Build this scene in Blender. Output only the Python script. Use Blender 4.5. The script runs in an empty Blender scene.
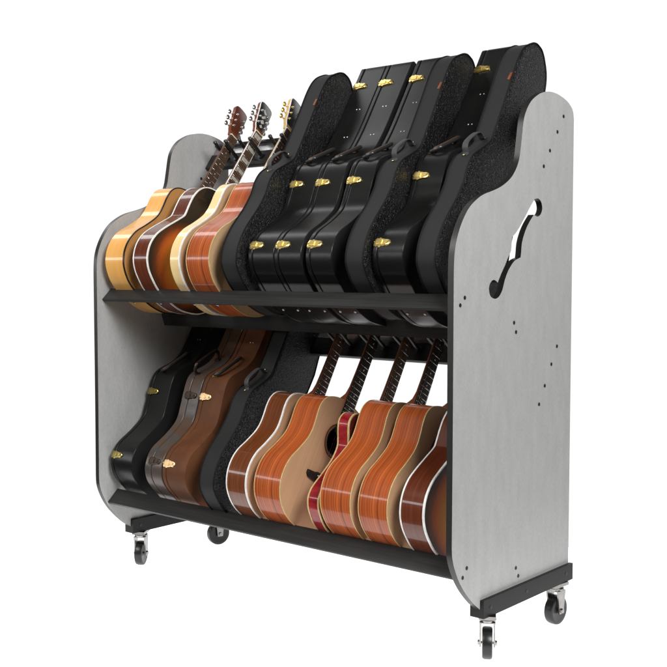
import bpy, bmesh, math, random
from mathutils import Vector, Matrix
random.seed(7)
R = math.radians
S = bpy.context.scene
C = S.collection

# ------------------------------------------------------------------ materials
def mat(name):
    m = bpy.data.materials.new(name); m.use_nodes = True
    nt = m.node_tree; b = nt.nodes['Principled BSDF']
    return m, nt, b
def N(nt, t, **kw):
    n = nt.nodes.new(t)
    for k, v in kw.items():
        if k in n.inputs: n.inputs[k].default_value = v
        else: setattr(n, k, v)
    return n
def ramp(nt, fac, stops):
    r = nt.nodes.new('ShaderNodeValToRGB'); e = r.color_ramp.elements
    while len(e) < len(stops): e.new(.5)
    for i, (p, c) in enumerate(stops):
        e[i].position = p; e[i].color = (*c, 1)
    nt.links.new(fac, r.inputs[0]); return r
def mapped(nt, coord, scale):
    tc = nt.nodes.new('ShaderNodeTexCoord'); mp = nt.nodes.new('ShaderNodeMapping')
    mp.inputs['Scale'].default_value = scale
    nt.links.new(tc.outputs[coord], mp.inputs[0]); return mp.outputs[0]
def bump(nt, b, h, strength, dist=.001):
    bp = N(nt, 'ShaderNodeBump'); bp.inputs['Strength'].default_value = strength
    bp.inputs['Distance'].default_value = dist
    nt.links.new(h, bp.inputs['Height']); nt.links.new(bp.outputs[0], b.inputs['Normal'])
def plain(name, col, rough=.5, metal=0., coat=0., spec=.5, noise=.12, nscale=60):
    m, nt, b = mat(name)
    n = N(nt, 'ShaderNodeTexNoise', Scale=nscale, Detail=4.)
    nt.links.new(mapped(nt, 'Object', (1, 1, 1)), n.inputs['Vector'])
    lo = tuple(c * (1 - noise) for c in col); hi = tuple(min(1, c * (1 + noise)) for c in col)
    r = ramp(nt, n.outputs[0], [(.3, lo), (.7, hi)])
    nt.links.new(r.outputs[0], b.inputs['Base Color'])
    b.inputs['Roughness'].default_value = rough; b.inputs['Metallic'].default_value = metal
    b.inputs['Coat Weight'].default_value = coat; b.inputs['Coat Roughness'].default_value = .06
    b.inputs['Specular IOR Level'].default_value = spec
    return m
def laminate(name):
    m, nt, b = mat(name)
    a = N(nt, 'ShaderNodeTexNoise', Scale=1., Detail=3., Roughness=.6)
    nt.links.new(mapped(nt, 'Object', (40, 420, 90)), a.inputs['Vector'])
    c = N(nt, 'ShaderNodeTexNoise', Scale=14., Detail=5.)
    nt.links.new(mapped(nt, 'Object', (1, 2.2, .7)), c.inputs['Vector'])
    mx = N(nt, 'ShaderNodeMath', operation='MULTIPLY_ADD'); mx.inputs[1].default_value = .35
    nt.links.new(c.outputs[0], mx.inputs[0]); 
    s = N(nt, 'ShaderNodeMath', operation='MULTIPLY'); s.inputs[1].default_value = .65
    nt.links.new(a.outputs[0], s.inputs[0]); nt.links.new(s.outputs[0], mx.inputs[2])
    r = ramp(nt, mx.outputs[0], [(.33, (.37, .373, .37)), (.5, (.435, .437, .43)), (.67, (.49, .49, .482))])
    nt.links.new(r.outputs[0], b.inputs['Base Color'])
    b.inputs['Roughness'].default_value = .5; b.inputs['Specular IOR Level'].default_value = .3
    bump(nt, b, a.outputs[0], .08, .0006)
    return m
def wood(name, dark, mid, light, scale=(5, 60), rough=.3, coat=.6, coord='UV', fine=1., coatr=.07):
    """grain runs along U of the uv map (or along the object's z)"""
    m, nt, b = mat(name)
    sc = (scale[0], scale[1], 1) if coord == 'UV' else (scale[1], scale[1], scale[0])
    v = mapped(nt, coord, sc)
    a = N(nt, 'ShaderNodeTexNoise', Scale=1., Detail=6., Roughness=.62, Distortion=.5)
    nt.links.new(v, a.inputs['Vector'])
    v2 = mapped(nt, coord, tuple(x * k for x, k in zip(sc, (2.2, 5.5, 3) if coord == 'UV' else (5.5, 5.5, 2.2))))
    f = N(nt, 'ShaderNodeTexNoise', Scale=1., Detail=3.)
    nt.links.new(v2, f.inputs['Vector'])
    mx = N(nt, 'ShaderNodeMath', operation='MULTIPLY_ADD'); mx.inputs[1].default_value = .3 * fine
    nt.links.new(f.outputs[0], mx.inputs[0]); 
    s = N(nt, 'ShaderNodeMath', operation='MULTIPLY_ADD'); s.inputs[1].default_value = 1 - .3 * fine
    s.inputs[2].default_value = 0
    nt.links.new(a.outputs[0], s.inputs[0]); nt.links.new(s.outputs[0], mx.inputs[2])
    r = ramp(nt, mx.outputs[0], [(.35, dark), (.5, mid), (.64, light)])
    nt.links.new(r.outputs[0], b.inputs['Base Color'])
    b.inputs['Roughness'].default_value = rough
    b.inputs['Coat Weight'].default_value = coat * .7; b.inputs['Coat Roughness'].default_value = coatr; b.inputs['Specular IOR Level'].default_value = .15
    return m
def sunburst(name):
    m, nt, b = mat(name)
    tc = nt.nodes.new('ShaderNodeTexCoord'); sx = N(nt, 'ShaderNodeSeparateXYZ')
    nt.links.new(tc.outputs['Object'], sx.inputs[0])
    def M(op, a, c, d=None):
        n = N(nt, 'ShaderNodeMath', operation=op)
        for i, q in enumerate((a, c, d)):
            if q is None: continue
            if hasattr(q, 'default_value') and not isinstance(q, (int, float)): nt.links.new(q, n.inputs[i])
            else: n.inputs[i].default_value = q
        return n.outputs[0]
    def ell(cu, ru, rv):
        du = M('DIVIDE', M('SUBTRACT', sx.outputs[2], cu), ru); dv = M('DIVIDE', sx.outputs[1], rv)
        return M('SQRT', M('ADD', M('MULTIPLY', du, du), M('MULTIPLY', dv, dv)), 0)
    d = ell(.155, .175, .195)
    nz = N(nt, 'ShaderNodeTexNoise', Scale=1., Detail=4.)
    nt.links.new(mapped(nt, 'Object', (1, 130, 6)), nz.inputs['Vector'])
    d2 = M('ADD', d, M('MULTIPLY', M('SUBTRACT', nz.outputs[0], .5), .08))
    r = ramp(nt, d2, [(.22, (.56, .28, .016)), (.48, (.60, .22, .012)), (.68, (.48, .095, .010)), (.82, (.10, .02, .005)), (.93, (.012, .007, .005))])
    nt.links.new(r.outputs[0], b.inputs['Base Color'])
    b.inputs['Roughness'].default_value = .3; b.inputs['Coat Weight'].default_value = .7; b.inputs['Coat Roughness'].default_value = .05
    return m
def pebble(name, col, scale, strength, rough, spec=.5):
    m, nt, b = mat(name)
    v = N(nt, 'ShaderNodeTexVoronoi', Scale=scale); v.feature = 'SMOOTH_F1'
    n = N(nt, 'ShaderNodeTexNoise', Scale=scale * .35, Detail=3.)
    co = mapped(nt, 'Object', (1, 1, 1))
    mixv = N(nt, 'ShaderNodeMix', data_type='VECTOR'); mixv.inputs['Factor'].default_value = .02
    nt.links.new(co, mixv.inputs[4]); nt.links.new(n.outputs['Color'], mixv.inputs[5])
    nt.links.new(mixv.outputs[1], v.inputs['Vector']); nt.links.new(co, n.inputs['Vector'])
    r = ramp(nt, v.outputs['Distance'], [(0., tuple(c * 1.6 for c in col)), (.6, tuple(c * .6 for c in col))])
    nt.links.new(r.outputs[0], b.inputs['Base Color'])
    inv = N(nt, 'ShaderNodeMath', operation='SUBTRACT'); inv.inputs[0].default_value = 1
    nt.links.new(v.outputs['Distance'], inv.inputs[1])
    bump(nt, b, inv.outputs[0], strength, .0025)
    b.inputs['Roughness'].default_value = rough; b.inputs['Specular IOR Level'].default_value = spec
    return m
def weave(name, col, scale=900, rough=.7):
    m, nt, b = mat(name)
    w = N(nt, 'ShaderNodeTexWave', Scale=scale * .16, Distortion=1.5); w.bands_direction = 'Z'
    n = N(nt, 'ShaderNodeTexNoise', Scale=240., Detail=4.)
    co = mapped(nt, 'Object', (1, 1, 1))
    nt.links.new(co, w.inputs['Vector']); nt.links.new(co, n.inputs['Vector'])
    mx = N(nt, 'ShaderNodeMath', operation='MULTIPLY'); nt.links.new(w.outputs[0], mx.inputs[0]); nt.links.new(n.outputs[0], mx.inputs[1])
    r = ramp(nt, mx.outputs[0], [(.1, tuple(c * .8 for c in col)), (.6, tuple(c * 1.3 for c in col))])
    nt.links.new(r.outputs[0], b.inputs['Base Color']); bump(nt, b, mx.outputs[0], .35, .0008)
    b.inputs['Roughness'].default_value = rough; b.inputs['Specular IOR Level'].default_value = .35
    return m
def leather(name, col, rough=.38, scale=420, strength=.18, patch=0., patchcol=(0, 0, 0), spec=.5):
    m, nt, b = mat(name)
    co = mapped(nt, 'Object', (1, 1, 1))
    n = N(nt, 'ShaderNodeTexNoise', Scale=scale, Detail=3.); nt.links.new(co, n.inputs['Vector'])
    k = N(nt, 'ShaderNodeTexNoise', Scale=9. if patch == 0 else 15., Detail=5.); nt.links.new(co, k.inputs['Vector'])
    other = patchcol if patch else tuple(c * 1.25 for c in col)
    r = ramp(nt, k.outputs[0], [(.42, tuple(c * .88 for c in col)), (.62, other)])
    nt.links.new(r.outputs[0], b.inputs['Base Color']); bump(nt, b, n.outputs[0], strength, .0008)
    b.inputs['Roughness'].default_value = rough; b.inputs['Specular IOR Level'].default_value = spec
    return m

M = {}
M['laminate'] = laminate('grey_laminate')
M['edge'] = plain('black_edge_band', (.018, .017, .016), .38)
M['plank'] = wood('black_stained_wood', (.019, .0188, .0185), (.025, .0246, .0242), (.032, .0315, .031), (3, 90), .42, .0, 'UV')
M['bar'] = plain('black_bar_paint', (.010, .0096, .0092), .5, spec=.3)
M['rod'] = plain('black_rubber_sleeve', (.010, .010, .010), .35)
M['grey_metal'] = plain('satin_grey_metal', (.42, .42, .42), .35, .9)
M['chrome'] = plain('chrome', (.31, .30, .29), .28, 1., noise=.15)
M['tyre'] = plain('black_tyre', (.007, .007, .007), .34)
M['hub'] = plain('grey_hub', (.11, .11, .112), .45)
M['screw'] = plain('dark_screw', (.012, .012, .012), .45)
M['gold'] = plain('brass', (1., .74, .28), .34, 1., noise=.08)
M['pale_brass'] = plain('pale_brass', (.86, .61, .34), .42, 1.)
M['old_brass'] = plain('old_brass', (.36, .29, .10), .3, 1.)
M['bronze'] = plain('dark_bronze', (.060, .042, .030), .45, .8)
M['white_pin'] = plain('white_pin', (.8, .8, .78), .3)
M['case_black'] = leather('black_vinyl', (.0068, .0067, .0065), .30, 600, .2, spec=.28)
M['case_back'] = leather('matt_black_vinyl', (.006, .006, .006), .55, 500, .2, spec=.25)
M['case_brown'] = leather('brown_vinyl', (.112, .042, .018), .55, 420, .35, spec=.15)
M['case_croc'] = leather('worn_brown_hide', (.070, .058, .052), .33, 160, .4, 1., (.080, .042, .024))
M['groove'] = plain('dark_groove', (.003, .003, .003), .6)
M['stitch'] = plain('tan_piping', (.045, .02, .01), .6)
M['fabric'] = weave('black_nylon', (.0120, .0120, .0120))
M['pebble'] = pebble('pebbled_black_vinyl', (.0045, .0045, .0045), 290, .9, .31, .4)
M['piping'] = plain('black_piping', (.004, .004, .004), .65, spec=.15)
M['strap'] = plain('grey_webbing', (.04, .04, .042), .6)
M['handle'] = plain('black_handle', (.018, .018, .018), .4)
M['tan_leather'] = plain('tan_leather', (.10, .042, .014), .5)
M['orange_brown'] = plain('orange_brown', (.17, .042, .008), .45)
M['blonde_side'] = wood('blonde_maple', (.72, .35, .085), (.78, .405, .11), (.84, .47, .15), (1.2, 14), .3, .7, coatr=.04)
M['amber_top'] = wood('amber_spruce', (.46, .215, .065), (.52, .25, .082), (.58, .29, .10), (2, 130), .3, .5, 'Object')
M['cream_side'] = wood('cream_maple', (.80, .58, .27), (.84, .63, .31), (.9, .70, .38), (1.5, 14), .3, .7)
M['tan_top'] = wood('tan_spruce', (.48, .305, .16), (.53, .34, .185), (.58, .38, .215), (2, 150), .35, .4, 'Object')
M['cedar_top'] = wood('cedar', (.46, .275, .15), (.50, .30, .168), (.55, .335, .19), (2, 150), .4, .3, 'Object')
M['zebra_side'] = wood('striped_rosewood', (.13, .026, .008), (.38, .081, .020), (.53, .132, .035), (.9, 150), .3, .6)
M['mahogany_side'] = wood('dark_mahogany', (.065, .013, .006), (.115, .026, .010), (.16, .041, .015), (1.6, 60), .28, .8, coatr=.04)
M['walnut_side'] = wood('walnut_brown', (.085, .022, .007), (.145, .041, .013), (.20, .063, .021), (1.6, 70), .28, .8, coatr=.04)
M['red_side'] = wood('red_flame', (.15, .006, .009), (.27, .013, .017), (.36, .028, .03), (40, 8), .28, .8)
M['red_top'] = wood('dark_red_maple', (.05, .008, .008), (.09, .014, .012), (.14, .022, .018), (3, 30), .25, .8, 'Object')
M['sunburst'] = sunburst('sunburst_lacquer')
M['back'] = M['mahogany_side']
M['neck'] = wood('mahogany_neck', (.11, .028, .012), (.16, .045, .018), (.2, .06, .025), (6, 120), .35, .5, 'Object')
M['neck_blonde'] = wood('maple_neck', (.62, .36, .13), (.68, .41, .16), (.74, .47, .2), (6, 120), .35, .5, 'Object')
M['ebony'] = wood('ebony', (.010, .008, .007), (.018, .014, .012), (.03, .023, .018), (6, 200), .4, 0, 'Object')
M['rosewood'] = wood('rosewood_board', (.045, .024, .015), (.07, .038, .023), (.10, .055, .033), (6, 200), .42, 0, 'Object')
M['white_binding'] = plain('white_binding', (.80, .79, .76), .3)
M['cream_binding'] = plain('cream_binding', (.56, .42, .18), .35)
M['black_binding'] = plain('black_binding', (.012, .011, .010), .35)
M['pearl'] = plain('pearl', (.62, .60, .54), .2, .3, noise=.35, nscale=90)
M['nickel'] = plain('nickel', (.6, .6, .6), .25, 1.)
M['bone'] = plain('bone', (.75, .68, .52), .4)
M['hole'] = plain('painted_interior_shade', (.01, .006, .004), .8)  # near-black stand-in for the shade inside the guitar bodies
M['steel'] = plain('string_steel', (.55, .5, .42), .3, 1.)
M['head_black'] = plain('black_head_lacquer', (.012, .012, .012), .2, coat=.6)

# ------------------------------------------------------------------ mesh helpers
def crom(pts, n=8, closed=True):
    m = len(pts); out = []
    for i in range(m if closed else m - 1):
        if closed: a, b, c, d = [pts[(i + k) % m] for k in (-1, 0, 1, 2)]
        else: a, b, c, d = [pts[min(max(i + k, 0), m - 1)] for k in (-1, 0, 1, 2)]
        for j in range(n):
            t = j / n
            out.append(tuple(.5 * (2 * b[k] + (c[k] - a[k]) * t + (2 * a[k] - 5 * b[k] + 4 * c[k] - d[k]) * t * t
                             + (3 * b[k] - a[k] - 3 * c[k] + d[k]) * t ** 3) for k in range(len(b))))
    if not closed: out.append(tuple(pts[-1]))
    return out
def outline(half, su=1., sv=1., n=6):
    h = [(u * su, v * sv) for u, v in half]
    return crom(h + [(u, -v) for u, v in h[-2:0:-1]], n)
def normals2(o):
    m = len(o); out = []
    for i in range(m):
        a, b = o[i - 1], o[(i + 1) % m]
        tx, ty = b[0] - a[0], b[1] - a[1]; l = math.hypot(tx, ty) or 1
        out.append((-ty / l, tx / l))
    # outward?  the outline starts at the tail and climbs on +v
    cx = sum(p[0] for p in o) / m; cy = sum(p[1] for p in o) / m
    s = sum((p[0] - cx) * q[0] + (p[1] - cy) * q[1] for p, q in zip(o, out))
    return out if s > 0 else [(-a, -b) for a, b in out]
def offs(o, d):
    nn = normals2(o)
    return [(p[0] + q[0] * d, p[1] + q[1] * d) for p, q in zip(o, nn)]
def P(x, u, v): return (x, -v, u)         # local frame of everything leaning on the rack
def link(name, me, m, parent=None, smooth=True):
    o = bpy.data.objects.new(name, me); C.objects.link(o)
    for mm in (m if isinstance(m, (list, tuple)) else [m]): me.materials.append(mm)
    if parent: o.parent = parent
    if smooth:
        for p in me.polygons: p.use_smooth = True
    return o
def from_bm(bm, name):
    bmesh.ops.recalc_face_normals(bm, faces=bm.faces)
    me = bpy.data.meshes.new(name); bm.to_mesh(me); bm.free(); return me
def sharp(me, ang=35):
    me.set_sharp_from_angle(angle=R(ang))
def loft(rings, name, cap=True, closed_ring=True, uvscale=True):
    """rings of equal length -> skin; uv: u along the ring (m), v across (m)"""
    bm = bmesh.new(); uvl = bm.loops.layers.uv.new('UVMap')
    vr = [[bm.verts.new(p) for p in r] for r in rings]; m = len(rings[0])
    acc = [0]
    for i in range(m): acc.append(acc[-1] + (Vector(rings[0][(i + 1) % m]) - Vector(rings[0][i])).length)
    wac = [0]
    for k in range(len(rings) - 1): wac.append(wac[-1] + (Vector(rings[k + 1][0]) - Vector(rings[k][0])).length)
    for k in range(len(rings) - 1):
        for i in range(m if closed_ring else m - 1):
            j = (i + 1) % m
            f = bm.faces.new((vr[k][i], vr[k][j], vr[k + 1][j], vr[k + 1][i]))
            for lp, (a, b) in zip(f.loops, ((acc[i], wac[k]), (acc[i + 1], wac[k]), (acc[i + 1], wac[k + 1]), (acc[i], wac[k + 1]))):
                lp[uvl].uv = (a, b)
    if cap:
        bm.faces.new(vr[0]); bm.faces.new(vr[-1])
    me = from_bm(bm, name); sharp(me); return me
def slab(o, x0, x1, name, r=.004, cap=True):
    """a thick plate of outline o between x0 and x1 with rounded rims"""
    def ring(x, d): return [P(x, u, v) for u, v in (offs(o, d) if d else o)]
    s = 1 if x1 > x0 else -1
    rs = [ring(x0, -r), ring(x0 + s * r * .3, -r * .3), ring(x0 + s * r, 0), ring(x0 + s * r * 1.25, 0), ring(x1 - s * r * 1.25, 0), ring(x1 - s * r, 0), ring(x1 - s * r * .3, -r * .3), ring(x1, -r)]
    return loft(rs, name, cap)
def plate_hole(outer, holes, x, name):
    """flat plate with holes at local x"""
    bm = bmesh.new(); es = []
    for lp in [outer] + holes:
        vs = [bm.verts.new(P(x, u, v)) for u, v in lp]
        es += [bm.edges.new((vs[i], vs[(i + 1) % len(vs)])) for i in range(len(vs))]
    bmesh.ops.triangle_fill(bm, edges=es, use_beauty=True)
    return from_bm(bm, name)
def boxm(bm, c, d, M4=None):
    r = bmesh.ops.create_cube(bm, size=1)
    for v in r['verts']:
        v.co = Vector((v.co.x * d[0] + c[0], v.co.y * d[1] + c[1], v.co.z * d[2] + c[2]))
        if M4: v.co = M4 @ v.co
    return r['verts']
def bev(bm, w, seg=2):
    bmesh.ops.bevel(bm, geom=bm.edges[:], offset=w, segments=seg, affect='EDGES', profile=.5)
def box(name, c, d, m, parent=None, b=0., seg=2):
    bm = bmesh.new(); boxm(bm, c, d)
    if b: bev(bm, b, seg)
    me = from_bm(bm, name); sharp(me); return link(name, me, m, parent)
def cylm(bm, p, q, r0, r1=None, seg=20):
    p, q = Vector(p), Vector(q); d = q - p
    mt = Matrix.Translation((p + q) / 2) @ d.to_track_quat('Z', 'Y').to_matrix().to_4x4()
    bmesh.ops.create_cone(bm, cap_ends=True, segments=seg, radius1=r0, radius2=r0 if r1 is None else r1, depth=d.length, matrix=mt)
def cyl(name, p, q, r, m, parent=None, r1=None, seg=20):
    bm = bmesh.new(); cylm(bm, p, q, r, r1, seg); me = from_bm(bm, name); sharp(me); return link(name, me, m, parent)
def tube_me(path, r, name, seg=8, flat=None):
    """tube along a path; flat=(w,h,wdir): strap of section w x h with w along wdir"""
    rings = []; n = len(path); path = [Vector(p) for p in path]
    for i, p in enumerate(path):
        t = (path[min(i + 1, n - 1)] - path[max(i - 1, 0)]).normalized()
        if flat:
            w = Vector(flat[2]).normalized(); h = t.cross(w).normalized()
            a, b = flat[0] / 2, flat[1] / 2
            rings.append([tuple(p + w * (a * sx) + h * (b * sy)) for sx, sy in ((1, .6), (.8, 1), (-.8, 1), (-1, .6), (-1, -.6), (-.8, -1), (.8, -1), (1, -.6))])
        else:
            up = Vector((0, 0, 1)) if abs(t.z) < .9 else Vector((1, 0, 0))
            a = t.cross(up).normalized(); b = t.cross(a)
            rings.append([tuple(p + a * r * math.cos(2 * PI * k / seg) + b * r * math.sin(2 * PI * k / seg)) for k in range(seg)])
    return loft(rings, name)
PI = math.pi
def lathe(name, prof, seg=40, axis='X'):
    rings = []
    for x, r in prof:
        rings.append([(x, r * math.cos(2 * PI * k / seg), r * math.sin(2 * PI * k / seg)) for k in range(seg)])
    return loft(rings, name)
def empty(name, label, cat, loc=(0, 0, 0), group=None):
    o = bpy.data.objects.new(name, None); C.objects.link(o); o.location = loc; o.empty_display_size = .05
    o['label'] = label; o['category'] = cat
    if group: o['group'] = group
    return o
def lean(o, X, place):
    o.location = (X, place[1], place[2]); o.rotation_euler = (-R(90 - place[0]), 0, 0)
def child(name, parent):
    o = bpy.data.objects.new(name, None); C.objects.link(o); o.parent = parent; return o

# ------------------------------------------------------------------ the rack
W = 1.609; T = .02
rack = empty('guitar_rack', 'large rolling two tier rack with grey end panels, black rails and four casters', 'guitar rack', (-W / 2, .35, 0))
RO = Vector(rack.location)
def rk(o):                       # build in world space, then hang under the rack's empty
    o.parent = rack; o.matrix_parent_inverse = Matrix.Translation(-RO); return o
PAN = [(.003, 1.0), (.003, .7), (.002, .45), (.002, .374), (.006, .344), (.019, .31), (.04, .273), (.071, .234), (.114, .193), (.145, .170)]
TOPC = [(.694, 1.64), (.6935, 1.66), (.686, 1.685), (.666, 1.702), (.632, 1.716), (.58, 1.7265), (.528, 1.727), (.478, 1.716), (.436, 1.696), (.412, 1.678),
        (.391, 1.653), (.376, 1.622), (.364, 1.561), (.355, 1.515), (.344, 1.488), (.325, 1.462), (.299, 1.44), (.26, 1.419), (.215, 1.403), (.153, 1.386),
        (.114, 1.368), (.078, 1.344), (.05, 1.313), (.025, 1.272), (.009, 1.228), (.0035, 1.18), (.003, 1.1)]
FH = [(0.447, 1.388), (0.419, 1.362), (0.395, 1.336), (0.376, 1.317), (0.356, 1.297), (0.334, 1.279), (0.314, 1.267), (0.312, 1.248), (0.308, 1.225), (0.290, 1.203), (0.274, 1.181), (0.254, 1.157), (0.235, 1.131), (0.213, 1.139), (0.194, 1.13), (0.187, 1.112), (0.195, 1.092), (0.218, 1.083), (0.241, 1.088), (0.261, 1.108), (0.276, 1.14), (0.297, 1.169), (0.329, 1.195), (0.365, 1.206), (0.368, 1.222), (0.373, 1.252), (0.39, 1.285), (0.413, 1.313), (0.442, 1.339), (0.466, 1.334), (0.486, 1.344), (0.494, 1.362), (0.486, 1.381), (0.468, 1.39)]
def poly_panel(name, x0, x1):
    o = crom(TOPC, 6, False) + crom(PAN, 6, False) + [(.15, .1655), (.694, .1655)]
    f = []
    segs = [FH[0:7], FH[6:13], FH[12:24], FH[23:29], FH[28:] + FH[:1]]
    for s in segs: f += crom(s, 5, False)[:-1]
    bm = bmesh.new(); loops = {}
    for x in (x0, x1):
        es = []; ls = []
        for lp in (o, f):
            vs = [bm.verts.new((x, y, z)) for y, z in lp]; ls.append(vs)
            es += [bm.edges.new((vs[i], vs[(i + 1) % len(vs)])) for i in range(len(vs))]
        bmesh.ops.triangle_fill(bm, edges=es, use_beauty=True); loops[x] = ls
    for k in (0, 1):
        a, b = loops[x0][k], loops[x1][k]
        for i in range(len(a)):
            j = (i + 1) % len(a); bm.faces.new((a[i], a[j], b[j], b[i]))
    bmesh.ops.recalc_face_normals(bm, faces=bm.faces)
    for fc in bm.faces: fc.material_index = 0 if abs(fc.normal.x) > .7 else 1
    me = from_bm(bm, name); sharp(me, 40); o = link(name, me, [M['laminate'], M['edge']]); return rk(o)
HOL = [(0.624, 1.660), (0.585, 1.607), (0.538, 1.544), (0.5, 1.492), (0.059, 1.089), (0.036, 1.068), (0.33, 1.008), (0.342, .979),
       (0.598, .922), (0.563, .866), (0.522, .80), (0.487, .744), (0.079, .305), (0.058, .281), (0.355, .247), (0.37, .219)]
def screw_me(s):
    bm = bmesh.new(); cylm(bm, (0, 0, 0), (.0012 * s, 0, 0), .0062, .0056, 16)
    cylm(bm, (.0012 * s, 0, 0), (.0014 * s, 0, 0), .0025, .0025, 6)
    me = from_bm(bm, 'screw'); sharp(me); me.materials.append(M['screw']); return me
def add_screws(parent, x, s, pts):
    me = screw_me(s)
    for y, z in pts:
        o = bpy.data.objects.new('screw', me); C.objects.link(o); o.parent = parent
        o.matrix_parent_inverse = (Matrix.Translation(-RO)) if parent is rack else Matrix.Identity(4)
        o.location = (x, y, z)
pr = poly_panel('side_panel', -T, 0.); pl = poly_panel('side_panel', -W - T, -W)
add_screws(pr, 0, 1, HOL); add_screws(pl, -W - T, -1, HOL); add_screws(pl, -W, 1, HOL[2:4] + HOL[10:12])
# U shaped base bars hugging the panels' bottom edges
def ubar(x0, x1, name='base_bar'):
    sec = [(x0, .139), (x1, .139), (x1, .193), (x1 - .0135, .193), (x1 - .0135, .165), (x0 + .0135, .165), (x0 + .0135, .193), (x0, .193)]
    bm = bmesh.new(); a = [bm.verts.new((x, .151, z)) for x, z in sec]; b = [bm.verts.new((x, .7, z)) for x, z in sec]
    bm.faces.new(a); bm.faces.new(b)
    for i in range(8): bm.faces.new((a[i], a[(i + 1) % 8], b[(i + 1) % 8], b[i]))
    bmesh.ops.recalc_face_normals(bm, faces=bm.faces)
    me = from_bm(bm, name); return rk(link(name, me, M['bar'], smooth=False))
for x0, x1, sx, s in ((-T - .014, .014, .014, 1), (-W - T - .014, -W + .014, -W + .014, 1)):
    b = ubar(x0, x1); add_screws(b, sx, s, [(.19, .166), (.40, .166), (.655, .166)])
def plank(name, p0, p1, th, m, x0=-W, x1=-T, z=0, b=.0015):
    """board whose face runs from p0 to p1 (y,z), thickness th to the right of p0->p1"""
    dy, dz = p1[0] - p0[0], p1[1] - p0[1]; l = math.hypot(dy, dz); nx, nz = dz / l, -dy / l
    sec = [p0, p1, (p1[0] + nx * th, p1[1] + nz * th), (p0[0] + nx * th, p0[1] + nz * th)]
    bm = bmesh.new(); uvl = bm.loops.layers.uv.new('UVMap')
    a = [bm.verts.new((x0 + .0005, y, q + z)) for y, q in sec]; c = [bm.verts.new((x1 - .0005, y, q + z)) for y, q in sec]
    bm.faces.new(a); bm.faces.new(c)
    for i in range(4):
        f = bm.faces.new((a[i], a[(i + 1) % 4], c[(i + 1) % 4], c[i]))
        for lp, uv in zip(f.loops, ((0, i * .2), (0, i * .2 + l), (x1 - x0, i * .2 + l), (x1 - x0, i * .2))): lp[uvl].uv = uv
    bev(bm, b, 2); bmesh.ops.recalc_face_normals(bm, faces=bm.faces)
    me = from_bm(bm, name); sharp(me); return rk(link(name, me, m))
# tier 1 (upper) and tier 2 (lower): front plank, rear plank, neck rail
plank('front_plank', (.025, 1.058), (.068, 1.099), .012, M['plank'])
plank('rear_plank', (.326, 1.02), (.349, .953), .018, M['plank'])
plank('front_plank', (.040, .2805), (.088, .326), .012, M['plank'])
plank('rear_plank', (.349, .262), (.374, .195), .018, M['plank'])
UPG = (54.3, .112, 1.052); LOG = (58.5, .126, .297); LOS = (60.4, .133, .295)
def yz(pl, u, v):
    t = R(pl[0]); return (pl[1] + u * math.cos(t) - v * math.sin(t), pl[2] + u * math.sin(t) + v * math.cos(t))
rails = {}
for key, pl_, ub in (('u', UPG, .0), ('l', LOG, -.012)):
    r_ = plank('neck_rail', yz(pl_, .695 + ub, -.050), yz(pl_, .765 + ub, -.050), .02, M['plank'])
    rails[key] = r_
    st = plank('channel_strip', yz(pl_, .7665 + ub, -.054), yz(pl_, .803 + ub, -.054), .012, M['grey_metal'])
    lip = plank('rail_lip', yz(pl_, .8045 + ub, -.040), yz(pl_, .815 + ub, -.040), .022, M['rod'])
def yoke(key, pl_, X):
    """two sleeved arms either side of a neck"""
    u0 = .745 if key == 'u' else .735
    for dx in (-.030, .030):
        bm = bmesh.new()
        vq = .040 if key == 'u' else .056
        p = yz(pl_, u0 - .012, -.0495); q = yz(pl_, u0, vq); e = yz(pl_, u0 + .003, vq + .007)
        cylm(bm, (X + dx, *p), (X + dx, *q), .0075, .007, 14); cylm(bm, (X + dx, *q), (X + dx, *e), .009, .006, 14)
        b0 = yz(pl_, u0 - .012, -.0495); b1 = yz(pl_, u0 - .0115, -.044)
        cylm(bm, (X + dx, *b0), (X + dx, *b1), .014, .014, 14)
        me = from_bm(bm, 'yoke_arm'); sharp(me)
        o = link('yoke_arm', me, M['rod'], rails[key]); o.matrix_parent_inverse = Matrix.Identity(4)
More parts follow.
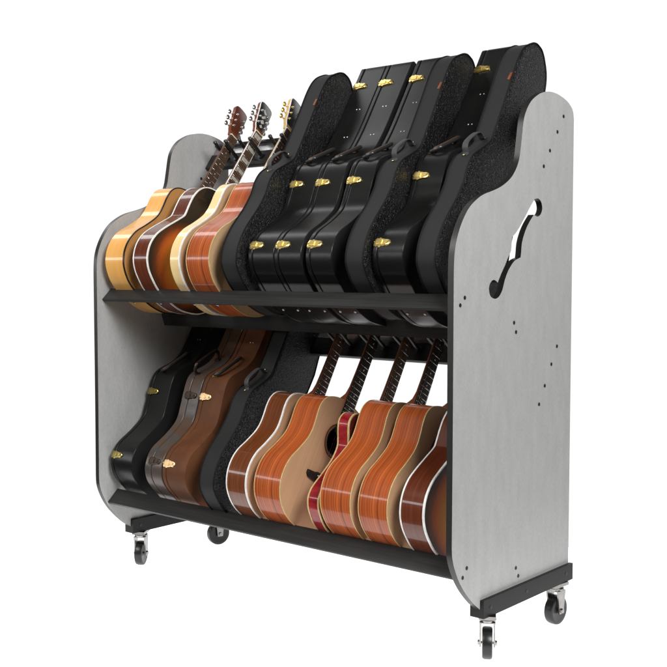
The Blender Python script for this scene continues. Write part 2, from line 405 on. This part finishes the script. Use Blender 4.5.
# casters
def caster(X, Y, yaw):
    c = child('caster', rack); c.matrix_parent_inverse = Matrix.Translation(-RO); c.location = (X, Y, 0); c.rotation_euler = (0, 0, R(yaw))
    rr = .048; z = rr
    prof = [(-.014, .030), (-.015, .036), (-.0155, .042), (-.0135, .0465), (-.008, .048), (.008, .048), (.0135, .0465), (.0155, .042), (.015, .036), (.014, .030)]
    o = link('tyre', lathe('tyre', prof), M['tyre'], c); o.location = (0, 0, z)
    prof = [(-.0135, .0), (-.0135, .010), (-.010, .012), (-.010, .028), (-.0138, .0302), (.0138, .0302), (.010, .028), (.010, .012), (.0135, .010), (.0135, .0)]
    prof[0] = (-.0135, .0015); prof[-1] = (.0135, .0015)
    o = link('hub', lathe('hub', prof), M['hub'], c); o.location = (0, 0, z)
    bm = bmesh.new()
    for s in (-1, 1):
        sec = [(-.012, z - .010), (.012, z - .010), (.015, z + .02), (.022, .112), (-.022, .112), (-.015, z + .02)]
        a = [bm.verts.new((s * .0185, y, q)) for y, q in sec]; b = [bm.verts.new((s * .0235, y, q)) for y, q in sec]
        bm.faces.new(a); bm.faces.new(b)
        for i in range(6): bm.faces.new((a[i], a[(i + 1) % 6], b[(i + 1) % 6], b[i]))
    boxm(bm, (0, 0, .1137), (.0475, .044, .003))
    me = from_bm(bm, 'fork'); sharp(me); link('fork', me, M['chrome'], c, False)
    bm = bmesh.new(); cylm(bm, (0, 0, .1155), (0, 0, .121), .024, .026, 28); cylm(bm, (0, 0, .1215), (0, 0, .128), .027, .022, 28)
    me = from_bm(bm, 'swivel_bearing'); sharp(me); link('swivel_bearing', me, M['chrome'], c)
    bm = bmesh.new(); boxm(bm, (0, 0, .1335), (.05, .075, .0105)); me = from_bm(bm, 'mounting_plate'); link('mounting_plate', me, M['chrome'], c, False)
    bm = bmesh.new(); cylm(bm, (-.026, 0, z), (.026, 0, z), .004, .004, 14)
    for s in (-1, 1): cylm(bm, (s * .0237, 0, z), (s * .029, 0, z), .0085, .0075, 6)
    me = from_bm(bm, 'axle_bolt'); sharp(me); link('axle_bolt', me, M['chrome'], c)
caster(-.010, .21, 32); caster(-.010, .63, -5); caster(-W - .010, .21, 33); caster(-W - .010, .63, -18)

# ------------------------------------------------------------------ guitars
HALF = [(0, 0), (.004, .06), (.02, .115), (.055, .165), (.1, .192), (.15, .200), (.2, .191), (.25, .166), (.3, .144), (.335, .1375), (.37, .139), (.41, .1435), (.445, .140), (.475, .120), (.495, .08), (.503, .04), (.505, 0)]
BURST = [(0, 0), (.004, .06), (.018, .105), (.042, .152), (.075, .184), (.122, .201), (.172, .197), (.22, .176), (.268, .149), (.306, .1285), (.322, .1265), (.36, .131), (.40, .132), (.438, .122), (.468, .098), (.487, .055), (.492, 0)]
ELEC = [(0, 0), (.004, .05), (.015, .085), (.031, .113), (.05, .138), (.073, .154), (.098, .1575), (.123, .152), (.17, .132), (.216, .114), (.25, .106), (.283, .106), (.306, .117), (.335, .135), (.361, .145), (.385, .139), (.402, .12), (.418, .07), (.424, 0)]
def binding(name, o, x0, x1, w, m, parent, proud=.0012):
    a, b = offs(o, proud), offs(o, -w)
    rs = [[P(x0, u, v) for u, v in b], [P(x0, u, v) for u, v in a], [P(x1, u, v) for u, v in a], [P(x1, u, v) for u, v in b], [P(x0, u, v) for u, v in b]]
    return link(name, loft(rs, name, False), m, parent)
def dup(o, parent):
    c = o.copy(); C.objects.link(c); c.parent = parent; return c
def guitar(label, XL, XR, place, half, su, side, top, bind, bindw=.005, backbind=True, board='rosewood', neck='neck', head='head_wood',
           inlay='dot', tuner='nickel', name='acoustic_guitar', cat='guitar', group='acoustic guitars on the rack', electric=False, boardbind=False, pick=None, sound=True):
    g = empty(name, label, cat, group=group); lean(g, XR, place)
    D = XR - XL; o = outline(half, su * .985, .955); L = max(u for u, v in o)
    # sides and back, the depth tapering a little towards the neck
    def xb(u): return -D * (1 - (.0 if electric else .10) * max(0, (u / L - .35) / .65))
    rs = [[P(0.0, u, v) for u, v in o], [P(xb(u) * .5, u, v) for u, v in o], [P(xb(u), u, v) for u, v in o]]
    link('body_side', loft(rs, 'body_side', False), M[side], g)
    bo = offs(o, -.0005)
    rb = [[P(xb(u) + .0002, u, v) for u, v in bo], [P(xb(u) - .004, u, v) for u, v in offs(o, -.035)], [P(xb(u) - .006, u, v) for u, v in offs(o, -.075)]]
    me = loft([rb[0], rb[1]], 'body_back', False)
    bm = bmesh.new(); bm.from_mesh(me)
    vs = [v for v in bm.verts]; n = len(o); bm.verts.ensure_lookup_table(); bm.faces.new([bm.verts[n + i] for i in range(n)])
    me2 = from_bm(bm, 'body_back'); sharp(me2, 40); link('body_back', me2, M[side], g)
    hu, hr = .347 * su, .048
    circ = [(hu + hr * math.cos(2 * PI * k / 40), hr * math.sin(2 * PI * k / 40)) for k in range(40)]
    to = offs(o, -.0008)
    tp = link('soundboard' if not electric else 'body_top', plate_hole(to, [circ] if not electric else [], .0006, 'soundboard'), M[top], g, False)
    if not electric:
        # dark disc painted as the shade inside the body, and rosette rings
        a = [[P(.0010, hu + r * math.cos(2 * PI * k / 40), r * math.sin(2 * PI * k / 40)) for k in range(40)] for r in (hr + .001, hr + .004)]
        link('rosette', loft(a, 'rosette', False), M['black_binding'], tp)
        a = [[P(.0010, hu + r * math.cos(2 * PI * k / 40), r * math.sin(2 * PI * k / 40)) for k in range(40)] for r in (hr + .006, hr + .013)]
        link('rosette', loft(a, 'rosette', False), M['walnut_side'], tp)
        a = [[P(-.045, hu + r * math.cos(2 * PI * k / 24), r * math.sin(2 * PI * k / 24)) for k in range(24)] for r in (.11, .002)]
        link('interior_shade_disc', loft(a, 'interior', True), M['hole'], g)
    binding('binding', o, -bindw, .0012, .0030 if bindw > .003 else .0014, M[bind], g)
    if backbind:
        rsb = []
        a, b = offs(o, .0012), offs(o, -.003)
        rr = [[P(xb(q[0]) - .0012, u, v) for (u, v), q in zip(b, o)], [P(xb(q[0]) - .0012, u, v) for (u, v), q in zip(a, o)],
              [P(xb(q[0]) + bindw * .8, u, v) for (u, v), q in zip(a, o)], [P(xb(q[0]) + bindw * .8, u, v) for (u, v), q in zip(b, o)]]
        link('binding', loft(rr, 'binding', False), M[bind], g)
    # neck
    sc = .60 if not electric else .585
    j = L - .004; nut = L + (.322 if not electric else .36); f0 = L - (.118 if not electric else .075)
    w0, w1 = .0275, .0215
    def hw(u): return w1 + (w0 - w1) * max(0, min(1, (nut - u) / (nut - j)))
    secs = [(j - .004, .075 if not electric else .03), (j + .006, .068 if not electric else .03), (j + .018, .046 if not electric else .028), (j + .034, .026), (j + .06, .017), (j + .12, .0145), (nut - .03, .014), (nut + .004, .0145), (nut + .02, .0145)]
    rings = []
    for u, d in secs:
        w = hw(u); rings.append([P(.0005 - d * max(0, math.sin(PI * k / 12)) ** .8 if 0 < k < 12 else .0005, u, w * math.cos(PI * k / 12)) for k in range(13)])
    nk = link('neck', loft(rings, 'neck'), M[neck], g)
    bm = bmesh.new()
    a = [bm.verts.new(P(x, f0, s * w0)) for x, s in ((.0012, -1), (.0012, 1), (.0072, 1), (.0072, -1))]
    b = [bm.verts.new(P(x, nut, s * w1)) for x, s in ((.0012, -1), (.0012, 1), (.0072, 1), (.0072, -1))]
    bm.faces.new(a); bm.faces.new(b)
    for i in range(4): bm.faces.new((a[i], a[(i + 1) % 4], b[(i + 1) % 4], b[i]))
    fb = link('fingerboard', from_bm(bm, 'fingerboard'), M[board], g, False)
    if boardbind:
        for s in (-1, 1):
            link('edge_binding', tube_me([P(.0050, f0, s * (w0 + .0006)), P(.0050, nut, s * (w1 + .0006))], .0026, 'edge_binding', 6), M['white_binding'], fb)
    pos = lambda n: nut - sc * (1 - 2 ** (-n / 12))
    for n in range(1, 20):
        u = pos(n)
        if u < f0 + .004: break
        w = hw(u) if u > j else w0
        bm = bmesh.new(); cylm(bm, P(.0072, u, -w + .0005), P(.0072, u, w - .0005), .0011, None, 6)
        link('fret', from_bm(bm, 'fret'), M['nickel'], fb)
    for n in (3, 5, 7, 9, 12, 15):
        u = (pos(n) + pos(n - 1)) / 2
        if inlay == 'dot':
            bm = bmesh.new(); cylm(bm, P(.0070, u, 0), P(.0075, u, 0), .0030, None, 14); link('inlay', from_bm(bm, 'inlay'), M['pearl'], fb)
    if inlay == 'block':
        for n in (1, 3, 5, 7, 9, 12, 15):
            u = (pos(n) + pos(n - 1)) / 2; h = (pos(n - 1) - pos(n)) * .62
            box('inlay', P(.0071, u, 0), (.0012, 2 * hw(u) * .8, h), M['pearl'], fb)
    box('nut', P(.0045, nut + .0022, 0), (.011, .043, .0042), M['bone'], nk, .0008)
    # headstock tilted back
    hd = child('headstock_pivot', g)
    hk = .83
    hs = [(0, .0215), (.02, .024), (.035, .0295), (.06, .031), (.12, .034), (.165, .037), (.178, .033), (.184, .020), (.186, 0)]
    if electric: hs = [(0, .0215), (.02, .024), (.04, .034), (.08, .036), (.15, .041), (.165, .036), (.17, .018), (.168, 0)]
    hs = [(u * hk, v) for u, v in hs]
    ho = hs + [(u, -v) for u, v in hs[-2::-1]]
    hm = M[neck]
    me = slab(ho, -.0145, .0, 'headstock', .0012)
    hobj = link('headstock', me, hm, g)
    bpy.data.objects.remove(hd)
    t = R(13)
    hobj.location = (.0, 0, nut + .003); hobj.rotation_euler = (0, -t, 0)
    if head != 'head_wood':
        me = slab(offs(ho, -.0003), .0003, .0022, 'face_plate', .0006); link('face_plate', me, M[head], hobj)
        binding('edge_binding', ho, -.0015, .0026, .0016, M['white_binding'], hobj, .0006)
    else:
        me = slab(offs(ho, -.0003), .0003, .0018, 'face_plate', .0006); link('face_plate', me, M['mahogany_side'], hobj)
    if inlay == 'block':
        for du, ww, hh in ((.038, .014, .012), (.062, .020, .016), (.087, .026, .010), (.115, .012, .022)):
            bm = bmesh.new(); boxm(bm, (0, 0, 0), (.0008, ww, hh), None)
            q = link('inlay', from_bm(bm, 'inlay'), M['pearl'], hobj, False); q.location = P(.0024, du, 0); q.rotation_euler = (R(45), 0, 0)
    bw = .034
    for k, u in enumerate((.046, .077, .108)):
        for s in (-1, 1):
            bm = bmesh.new(); v = s * .022; ve = s * (.031 + .0008 * k)
            cylm(bm, P(-.001, u, v), P(.010, u, v), .0030, .0026, 12); cylm(bm, P(.002, u, v), P(.0040, u, v), .0058, .0052, 14)
            cylm(bm, P(-.019, u, v), P(-.0148, u, v), .0075, .0085, 14)
            cylm(bm, P(-.0175, u, v), P(-.0175, u, ve + s * .009), .0022, None, 10)
            r = bmesh.ops.create_uvsphere(bm, u_segments=14, v_segments=9, radius=1)
            for vv in r['verts']:
                c = vv.co; vv.co = Vector(P(-.0175 + c.x * .0062, u + c.z * .0110, ve + s * .015 + c.y * .0092))
            link('tuner', from_bm(bm, 'tuner'), M[tuner], hobj)
    # bridge, saddle, pins
    if not electric:
        bu = .193 * su
        bm = bmesh.new()
        prof = [(-.018, .040), (-.016, .078), (-.006, .088), (.006, .088), (.010, .055), (.016, .040)]
        ring = [(bu + a, b) for a, b in prof] + [(bu + a, -b) for a, b in prof[::-1]]
        br = link('bridge', slab(ring, .001, .010, 'bridge', .0012), M['ebony'], g)
        box('saddle', P(.0115, bu + .004, 0), (.004, .075, .003), M['bone'], br)
        for k in range(6):
            v = -.0275 + .011 * k
            bm = bmesh.new(); cylm(bm, P(.0095, bu - .007, v), P(.0125, bu - .007, v), .0026, .0022, 10); link('bridge_pin', from_bm(bm, 'bridge_pin'), M['bone'], br)
        s0 = bu + .004
    else:
        s0 = .13
        box('bridge', P(.008, s0, 0), (.014, .085, .012), M['nickel'], g, .002)
        for uu in (.17, .30): box('pickup', P(.005, uu, 0), (.009, .07, .034), M['nickel'], g, .002)
    for k in range(6):
        a = P(.0138, s0, -.027 + .0108 * k); b = P(.0088, nut, -.0175 + .007 * k)
        link('string', tube_me([a, b], .0005 if k < 3 else .00035, 'string', 5), M['steel'], g)
    if pick:
        pk = crom([(hu - .062, .018), (hu - .03, .052), (hu + .02, .058), (hu - .01, .092), (hu - .07, .105), (hu - .115, .075), (hu - .10, .035)], 5)
        # the guard lies on the treble side of the hole
        link('pickguard', slab([(u, -v) for u, v in pk], .0009, .0024, 'pickguard', .0004), M[pick], g)
    bm = bmesh.new(); cylm(bm, P(-D / 2, -.0005, 0), P(-D / 2, -.008, 0), .004, .004, 14); cylm(bm, P(-D / 2, -.008, 0), P(-D / 2, -.012, 0), .007, .0065, 14)
    link('strap_button', from_bm(bm, 'strap_button'), M['nickel'], g)
    yoke('u' if place is UPG else 'l', UPG if place is UPG else LOG, XR - .006)
    return g
GU = 'guitars on the upper tier'; GL = 'guitars on the lower tier'
guitar('blonde acoustic guitar with one black edge line, leftmost on the upper tier', -1.570, -1.464, UPG, HALF, .963, 'blonde_side', 'amber_top', 'black_binding', .004, False, inlay='dot', group=GU)
g2 = guitar('sunburst acoustic guitar with dark red sides and thick white edging on the upper tier', -1.406, -1.327, UPG, BURST, 1., 'mahogany_side', 'sunburst', 'white_binding', .005, True, inlay='block', head='head_black', boardbind=True, group=GU)
guitar('thin cream sided acoustic guitar with white edging and gold tuners on a pale headstock', -1.206, -1.158, UPG, HALF, .963, 'cream_side', 'tan_top', 'white_binding', .005, False, neck='neck_blonde', head='head_black', tuner='gold', boardbind=True, group=GU)
guitar('orange striped acoustic guitar on the upper tier, touching the leftmost black textured case', -1.121, -1.007, UPG, HALF, .963, 'zebra_side', 'tan_top', 'cream_binding', .002, True, group=GU)
guitar('brown glossy acoustic guitar with white edging, leftmost guitar on the lower tier', -.931, -.837, LOG, HALF, .95, 'walnut_side', 'cedar_top', 'white_binding', .005, True, group=GL)
guitar('orange striped acoustic guitar whose round sound hole and bridge are in plain view', -.798, -.682, LOG, HALF, .95, 'zebra_side', 'cedar_top', 'cream_binding', .002, True, board='ebony', group=GL)
guitar('small red electric guitar with cream edging, squeezed between orange acoustic guitars', -.580, -.533, (58.5, .126, .297), ELEC, 1., 'red_side', 'red_top', 'cream_binding', .005, True, name='electric_guitar', cat='electric guitar', electric=True, group=GL, tuner='nickel')
guitar('orange striped acoustic guitar on the lower tier, directly right of the small red guitar', -.509, -.387, LOS, HALF, .95, 'zebra_side', 'cedar_top', 'cream_binding', .002, True, board='ebony', group=GL)
guitar('orange striped acoustic guitar on the lower tier, directly left of the sunburst guitar', -.355, -.244, LOS, HALF, .95, 'zebra_side', 'cedar_top', 'cream_binding', .002, True, board='ebony', group=GL)
guitar('sunburst acoustic guitar with white edging on the lower tier, half hidden by the end panel', -.195, -.108, LOG, BURST, 1.02, 'mahogany_side', 'sunburst', 'white_binding', .005, True, head='head_black', group=GL)

# ------------------------------------------------------------------ cases
HH = [(0, 0), (.003, .06), (.012, .10), (.024, .135), (.045, .188), (.075, .22), (.111, .234), (.166, .2305), (.237, .1915), (.302, .166), (.364, .172), (.403, .179), (.453, .185), (.485, .180), (.515, .158), (.55, .125), (.59, .101), (.64, .091), (.716, .086), (.85, .085), (.985, .084)]
TT = [(0, 0), (.003, .06), (.01, .1), (.03, .155), (.064, .205), (.095, .224), (.142, .232), (.203, .226), (.29, .201), (.35, .191), (.40, .192), (.445, .180), (.49, .145), (.53, .117), (.58, .110), (.72, .100), (.83, .094), (.89, .078), (.93, .045), (.947, .02), (.95, 0)]
def hard_outline():
    h = crom(HH, 6, False) + [(.992, .0825), (.997, .078), (.999, .072)]
    return h + [(u, -v * (.86 + .14 * min(1, u / .5))) for u, v in h[::-1][:-1]]
HO = hard_outline(); TO = [(u, v if v > 0 else v * (.64 + .36 * max(0, min(1, (u - .42) / .2)))) for u, v in outline(TT, n=6)]
def vat(prof, u):
    for (a, b), (c, d) in zip(prof, prof[1:]):
        if a <= u <= c and c > a: return b + (d - b) * (u - a) / (c - a)
    return prof[-2][1]
def slope(prof, u):
    return math.atan2(vat(prof, u + .012) - vat(prof, u - .012), .024)
def on_rib(o, prof, u, x, lift=0):
    """place a little object on the front rib at height u: local z along the rib, local -y outwards"""
    s = slope(prof, u); v = vat(prof, u)
    o.location = P(x, u - math.sin(s) * lift, v + math.cos(s) * lift); o.rotation_euler = (s, 0, 0)
def latch_me():
    bm = bmesh.new()
    sh = [(-.030, -.006), (-.028, -.012), (-.021, -.0145), (-.017, -.0125), (-.010, -.0165), (-.003, -.013), (.004, -.0125), (.010, -.0105), (.020, -.0105), (.028, -.0075), (.031, 0)]
    sh = crom(sh, 3, False)
    ring = sh + [(x, -z) for x, z in sh[::-1][1:]]
    for y, k in ((0, 1.), (-.0035, 1.), (-.0055, .9)): pass
    vr = [[bm.verts.new((x * k, y, z * k)) for x, z in ring] for y, k in ((0, 1.), (-.0035, 1.), (-.0055, .9))]
    n = len(ring)
    for a, b in zip(vr, vr[1:]):
        for i in range(n): bm.faces.new((a[i], a[(i + 1) % n], b[(i + 1) % n], b[i]))
    bm.faces.new(vr[-1])
    vs = boxm(bm, (-.010, -.0065, 0), (.026, .003, .016)); es = list({e for v in vs for e in v.link_edges}); bmesh.ops.bevel(bm, geom=es, offset=.0016, segments=2, affect='EDGES')
    vs = boxm(bm, (.0130, -.0065, 0), (.014, .003, .011)); es = list({e for v in vs for e in v.link_edges}); bmesh.ops.bevel(bm, geom=es, offset=.0012, segments=2, affect='EDGES')
    cylm(bm, (.0225, -.005, 0), (.0225, -.0105, 0), .0042, .0036, 14)
    cylm(bm, (-.026, -.005, 0), (-.026, -.0075, 0), .0028, .0024, 10)
    return from_bm(bm, 'latch')
def with_mat(me, m):
    me = me.copy(); me.materials.clear(); me.materials.append(m); sharp(me, 40)
    for p in me.polygons: p.use_smooth = True
    return me
LATCH = latch_me()
def pin_me():
    bm = bmesh.new()
    bmesh.ops.create_uvsphere(bm, u_segments=12, v_segments=8, radius=.0042)
    for v in bm.verts: v.co.y *= .6
    return from_bm(bm, 'rivet')
PIN = with_mat(pin_me(), M['white_pin'])
def small_pin(o, k=.5): o.scale = (k, k, k)
def handle_hard(c, prof, x, m, mi, mm, up):
    """D shaped grip flopped over to one side, on two metal mounts"""
    u0, u1 = .490, .580
    v0, v1 = vat(prof, u0), vat(prof, u1)
    a, b = Vector(P(x, u0, v0)), Vector(P(x, u1, v1))
    ud = (b - a).normalized(); nn = Vector(P(0, -(v1 - v0), u1 - u0)).normalized() * 1
    nn = Vector((0, nn.y, nn.z))
    out = (nn * (.95 if up else .30) + Vector((.3 if up else .95, 0, 0))).normalized()
    a0 = a + nn * .007; b0 = b + nn * .007
    k = .036 if up else .035
    pts = [a0 - ud * .004, a0 + out * k * .45 - ud * .010, a0 + out * k * .95 - ud * .002, a0 + out * k * 1.12 + ud * .018,
           b0 + out * k * 1.12 - ud * .018, b0 + out * k * .95 + ud * .002, b0 + out * k * .45 + ud * .010, b0 + ud * .004]
    path = crom([tuple(p) for p in pts], 5, False)
    wd = nn.cross(out).cross(out).normalized() if False else out.cross(ud).normalized()
    rings = []; path = [Vector(p) for p in path]; n = len(path)
    h = link('handle', tube_me(path, .0062, 'handle', 10), m, c)
    # inner lining of the grip
    q = [p - out * .0050 + nn * .0022 for p in path[7:-7]]
    link('grip_lining', tube_me(q, .0060, 'grip_lining', 8), mi, h)
    for p in (a, b):
        bm = bmesh.new(); boxm(bm, (0, 0, 0), (.026, .006, .014)); bev(bm, .0015)
        o = link('handle_mount', from_bm(bm, 'handle_mount'), mm, h); o.location = p + nn * .001; o.rotation_euler = (slope(prof, .56), 0, 0)
def hard_case(label, XL, XR, place, shell='case_black', back='case_back', latch='gold', lining='tan_leather', handle='handle', mount='bronze', upper=True, seam='groove', group=None, pins=True, lid=.020, standing=False):
    c = empty('guitar_case', label, 'guitar case', group=group); lean(c, XR, place)
    D = XR - XL
    base = link('case_base', slab(HO, -D + lid + .0015, 0, 'case_base', .003), [M[shell]], c)
    me = base.data; me.materials.append(M[back])
    for p in me.polygons:
        if p.normal.x > .9: p.material_index = 1
    link('case_lid', slab(HO, -D, -D + lid - .0015, 'case_lid', .0035), M[shell], c)
    so = offs(HO, -.0035)
    rs = [[P(x, u, v) for u, v in so] for x in (-D + lid - .004, -D + lid + .004)]
    link('seam', loft(rs, 'seam', False), M[seam], c)
    lm = with_mat(LATCH, M[latch])
    for u in (.118, .402, .905):
        o = bpy.data.objects.new('latch', lm); C.objects.link(o); o.parent = c; on_rib(o, HH, u, -D + lid + .012, -.0003)
    if pins:
        for u in (.795, .668):
            for dx in (-.007, .007):
                o = bpy.data.objects.new('rivet', PIN); C.objects.link(o); o.parent = c; on_rib(o, HH, u, -D * .40 + dx); small_pin(o, .55)
        for u, dx in ((.003, -D * .72), (.003, -D * .15)):
            o = bpy.data.objects.new('foot_stud', PIN); C.objects.link(o); o.parent = c; on_rib(o, HH, u, dx); o.location = P(dx, -.0005, .012); o.rotation_euler.x = R(90)
    handle_hard(c, HH, -D * (.56 if standing else .66), M[handle], M[lining], M[mount], standing)
    return c
def soft_case(label, XL, XR, place, group=None):
    c = empty('textured_case', label, 'guitar case', group=group); lean(c, XR, place)
    D = XR - XL
    rs = [[P(x, u, v) for u, v in TO] for x in (-.002, -D + .002)]
    link('case_side', loft(rs, 'case_side', False), M['fabric'], c)
    for x, nm in ((-.0005, 'case_front'), (-D + .0005, 'case_back')):
        s = 1 if x > -.01 else -1
        ro = [[P(x - s * .002, u, v) for u, v in offs(TO, -.001)], [P(x, u, v) for u, v in offs(TO, -.006)], [P(x + s * .001, u, v) for u, v in offs(TO, -.012)]]
        me = loft(ro, nm, False); bm = bmesh.new(); bm.from_mesh(me); bm.verts.ensure_lookup_table(); n = len(TO)
        bm.faces.new([bm.verts[2 * n + i] for i in range(n)])
        me = from_bm(bm, nm); sharp(me, 50); link(nm, me, M['pebble'], c)
        link('piping', loft([[tuple(Vector(P(x - s * .002, *q)) ) for q in offs(TO, d)] if False else [P(x - s * .002 + dx, u, v) for u, v in offs(TO, d)] for d, dx in ((.0035, 0), (.0, .0035), (-.0035, 0), (0, -.0035), (.0035, 0))], 'piping', False), M['piping'], c)
    # webbing carry loop
    u0, u1 = .455, .540; a = Vector(P(-D / 2, u0, vat(TT, u0))); b = Vector(P(-D / 2, u1, vat(TT, u1)))
    nn = Vector(P(0, -(b - a).y * 0 + 0, 1)); ud = (b - a).normalized(); nn = Vector((0, -ud.z, ud.y)); 
    if nn.y > 0: nn = -nn
    pts = [a - ud * .012 + nn * .001, a + nn * .003, a + nn * .022 + ud * .006, a + nn * .033 + ud * .026, b + nn * .033 - ud * .026, b + nn * .022 - ud * .006, b + nn * .003, b + ud * .012 + nn * .001]
    h = link('strap_handle', tube_me(crom([tuple(p) for p in pts], 5, False), 0, 'strap_handle', 8, (.020, .004, (1, 0, 0))), M['strap'], c)
    rm = with_mat(PIN, M['gold'])
    for u in (u0 - .010, u1 + .012):
        o = bpy.data.objects.new('rivet', rm); C.objects.link(o); o.parent = h; on_rib(o, TT, u, -D / 2, .004); small_pin(o, .7)
    o = box('orange_block', (0, 0, 0), (.009, .004, .027), M['orange_brown'], c, .001); on_rib(o, TT, .775, -.011, .001); o.rotation_euler.y = R(10)  # small raised orange-brown block on the front rib
    return c
HU = (58.1, .187, 1.026); TU = (64.2, .174, 1.029); HL = (62.5, .197, .256); TL = (64.3, .184, .256)
GT = 'black textured cases'; GH = 'black hard cases on the upper tier'
soft_case('black textured case with webbing loop beside the orange guitar, leftmost case on the upper tier', -.948, -.872, TU, GT)
hard_case('left one of the three plain black hard cases with brass latches standing together', -.846, -.7285, HU, group=GH)
hard_case('middle one of the three plain black hard cases with brass latches standing together', -.727, -.609, HU, group=GH)
hard_case('right one of the three plain black hard cases with brass latches standing together', -.590, -.480, HU, group=GH)
soft_case('black textured case with webbing loop, between two plain hard cases on the upper tier', -.404, -.331, TU, GT)
hard_case('plain black hard case with three brass latches, alone between two textured cases', -.321, -.204, HU, group=GH)
soft_case('black textured case with webbing loop, right beside the right grey end panel', -.138, -.067, TU, GT)
hard_case('black hard case with dull brass latches, leftmost on the lower tier by the grey panel', -1.583, -1.459, HL, latch='old_brass', group='hard cases on the lower tier')
hard_case('worn grey brown hide case with dark bronze fittings, half hidden behind the brown case', -1.383, -1.290, HL, 'case_croc', 'case_croc', 'bronze', 'bronze', 'bronze', 'bronze', seam='case_croc', pins=False, standing=True, lid=.036, group='hard cases on the lower tier')
hard_case('brown vinyl hard case with pale brass latches and black handle on the lower tier', -1.285, -1.163, HL, 'case_brown', 'case_brown', 'pale_brass', 'tan_leather', 'handle', 'gold', seam='stitch', group='hard cases on the lower tier')
soft_case('black textured case with webbing loop on the lower tier, beside the brown case', -1.075, -.998, TL, GT)

# ------------------------------------------------------------------ floor: white, with an added glow that keeps it free of shadow
m, nt, b = mat('glowing_white_floor')
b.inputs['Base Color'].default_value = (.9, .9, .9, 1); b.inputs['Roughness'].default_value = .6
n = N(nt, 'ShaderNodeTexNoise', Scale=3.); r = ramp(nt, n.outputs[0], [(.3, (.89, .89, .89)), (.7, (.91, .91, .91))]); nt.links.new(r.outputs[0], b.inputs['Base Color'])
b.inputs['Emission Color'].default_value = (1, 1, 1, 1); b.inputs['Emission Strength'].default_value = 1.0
bm = bmesh.new(); boxm(bm, (-1.05, .6, -.01), (2.9, 1.9, .02))
fl = link('floor', from_bm(bm, 'floor'), m, None, False); fl['kind'] = 'structure'

# ------------------------------------------------------------------ light
w = bpy.data.worlds.new('World'); S.world = w; w.use_nodes = True; nt = w.node_tree
bg = nt.nodes['Background']
tc = nt.nodes.new('ShaderNodeTexCoord'); dp = N(nt, 'ShaderNodeVectorMath', operation='DOT_PRODUCT'); dp.inputs[1].default_value = (-.60, .80, 0)
nt.links.new(tc.outputs['Generated'], dp.inputs[0])
mr = N(nt, 'ShaderNodeMapRange'); mr.interpolation_type = 'SMOOTHSTEP'
mr.inputs['From Min'].default_value = .45; mr.inputs['From Max'].default_value = .72; mr.inputs['To Min'].default_value = .07; mr.inputs['To Max'].default_value = 1.05
nt.links.new(dp.outputs['Value'], mr.inputs['Value'])
nt.links.new(mr.outputs[0], bg.inputs['Strength']); bg.inputs['Color'].default_value = (1, 1, 1, 1)
def softbox(name, loc, target, sx, sy, power, col=(1, 1, 1)):
    l = bpy.data.lights.new(name, 'AREA'); l.shape = 'RECTANGLE'; l.size = sx; l.size_y = sy; l.energy = power; l.color = col
    o = bpy.data.objects.new(name, l); C.objects.link(o); o.location = loc
    o.rotation_euler = (Vector(target) - Vector(loc)).to_track_quat('-Z', 'Y').to_euler(); return o
softbox('key_softbox', (-1.4, -3.2, 3.3), (-.8, .3, .9), 2.2, 1.0, 100, (1, .985, .96))
softbox('right_softbox', (3.1, -1.5, 3.4), (-.3, .35, 1.3), 1.6, 1.6, 222)
softbox('front_strip', (-4.0, -3.2, 1.62), (-.8, .3, 1.15), 4.2, .42, 46)
softbox('top_strip', (-3.4, .1, 3.5), (-.9, .3, 1.1), .5, 2.6, 26)

# ------------------------------------------------------------------ camera
cd = bpy.data.cameras.new('camera'); cam = bpy.data.objects.new('camera', cd); C.objects.link(cam); S.camera = cam
cam.location = (1.6993, -2.52227, 1.16642); cam.rotation_euler = (R(90 - 3.34155), 0, .7032)
cd.sensor_width = 36; cd.lens = 1079.23 / 667 * 36; cd.clip_end = 200
S.view_settings.view_transform = 'Standard'; S.view_settings.look = 'None'; S.view_settings.exposure = 0; S.view_settings.gamma = 1
S.render.resolution_x = S.render.resolution_y = 1024
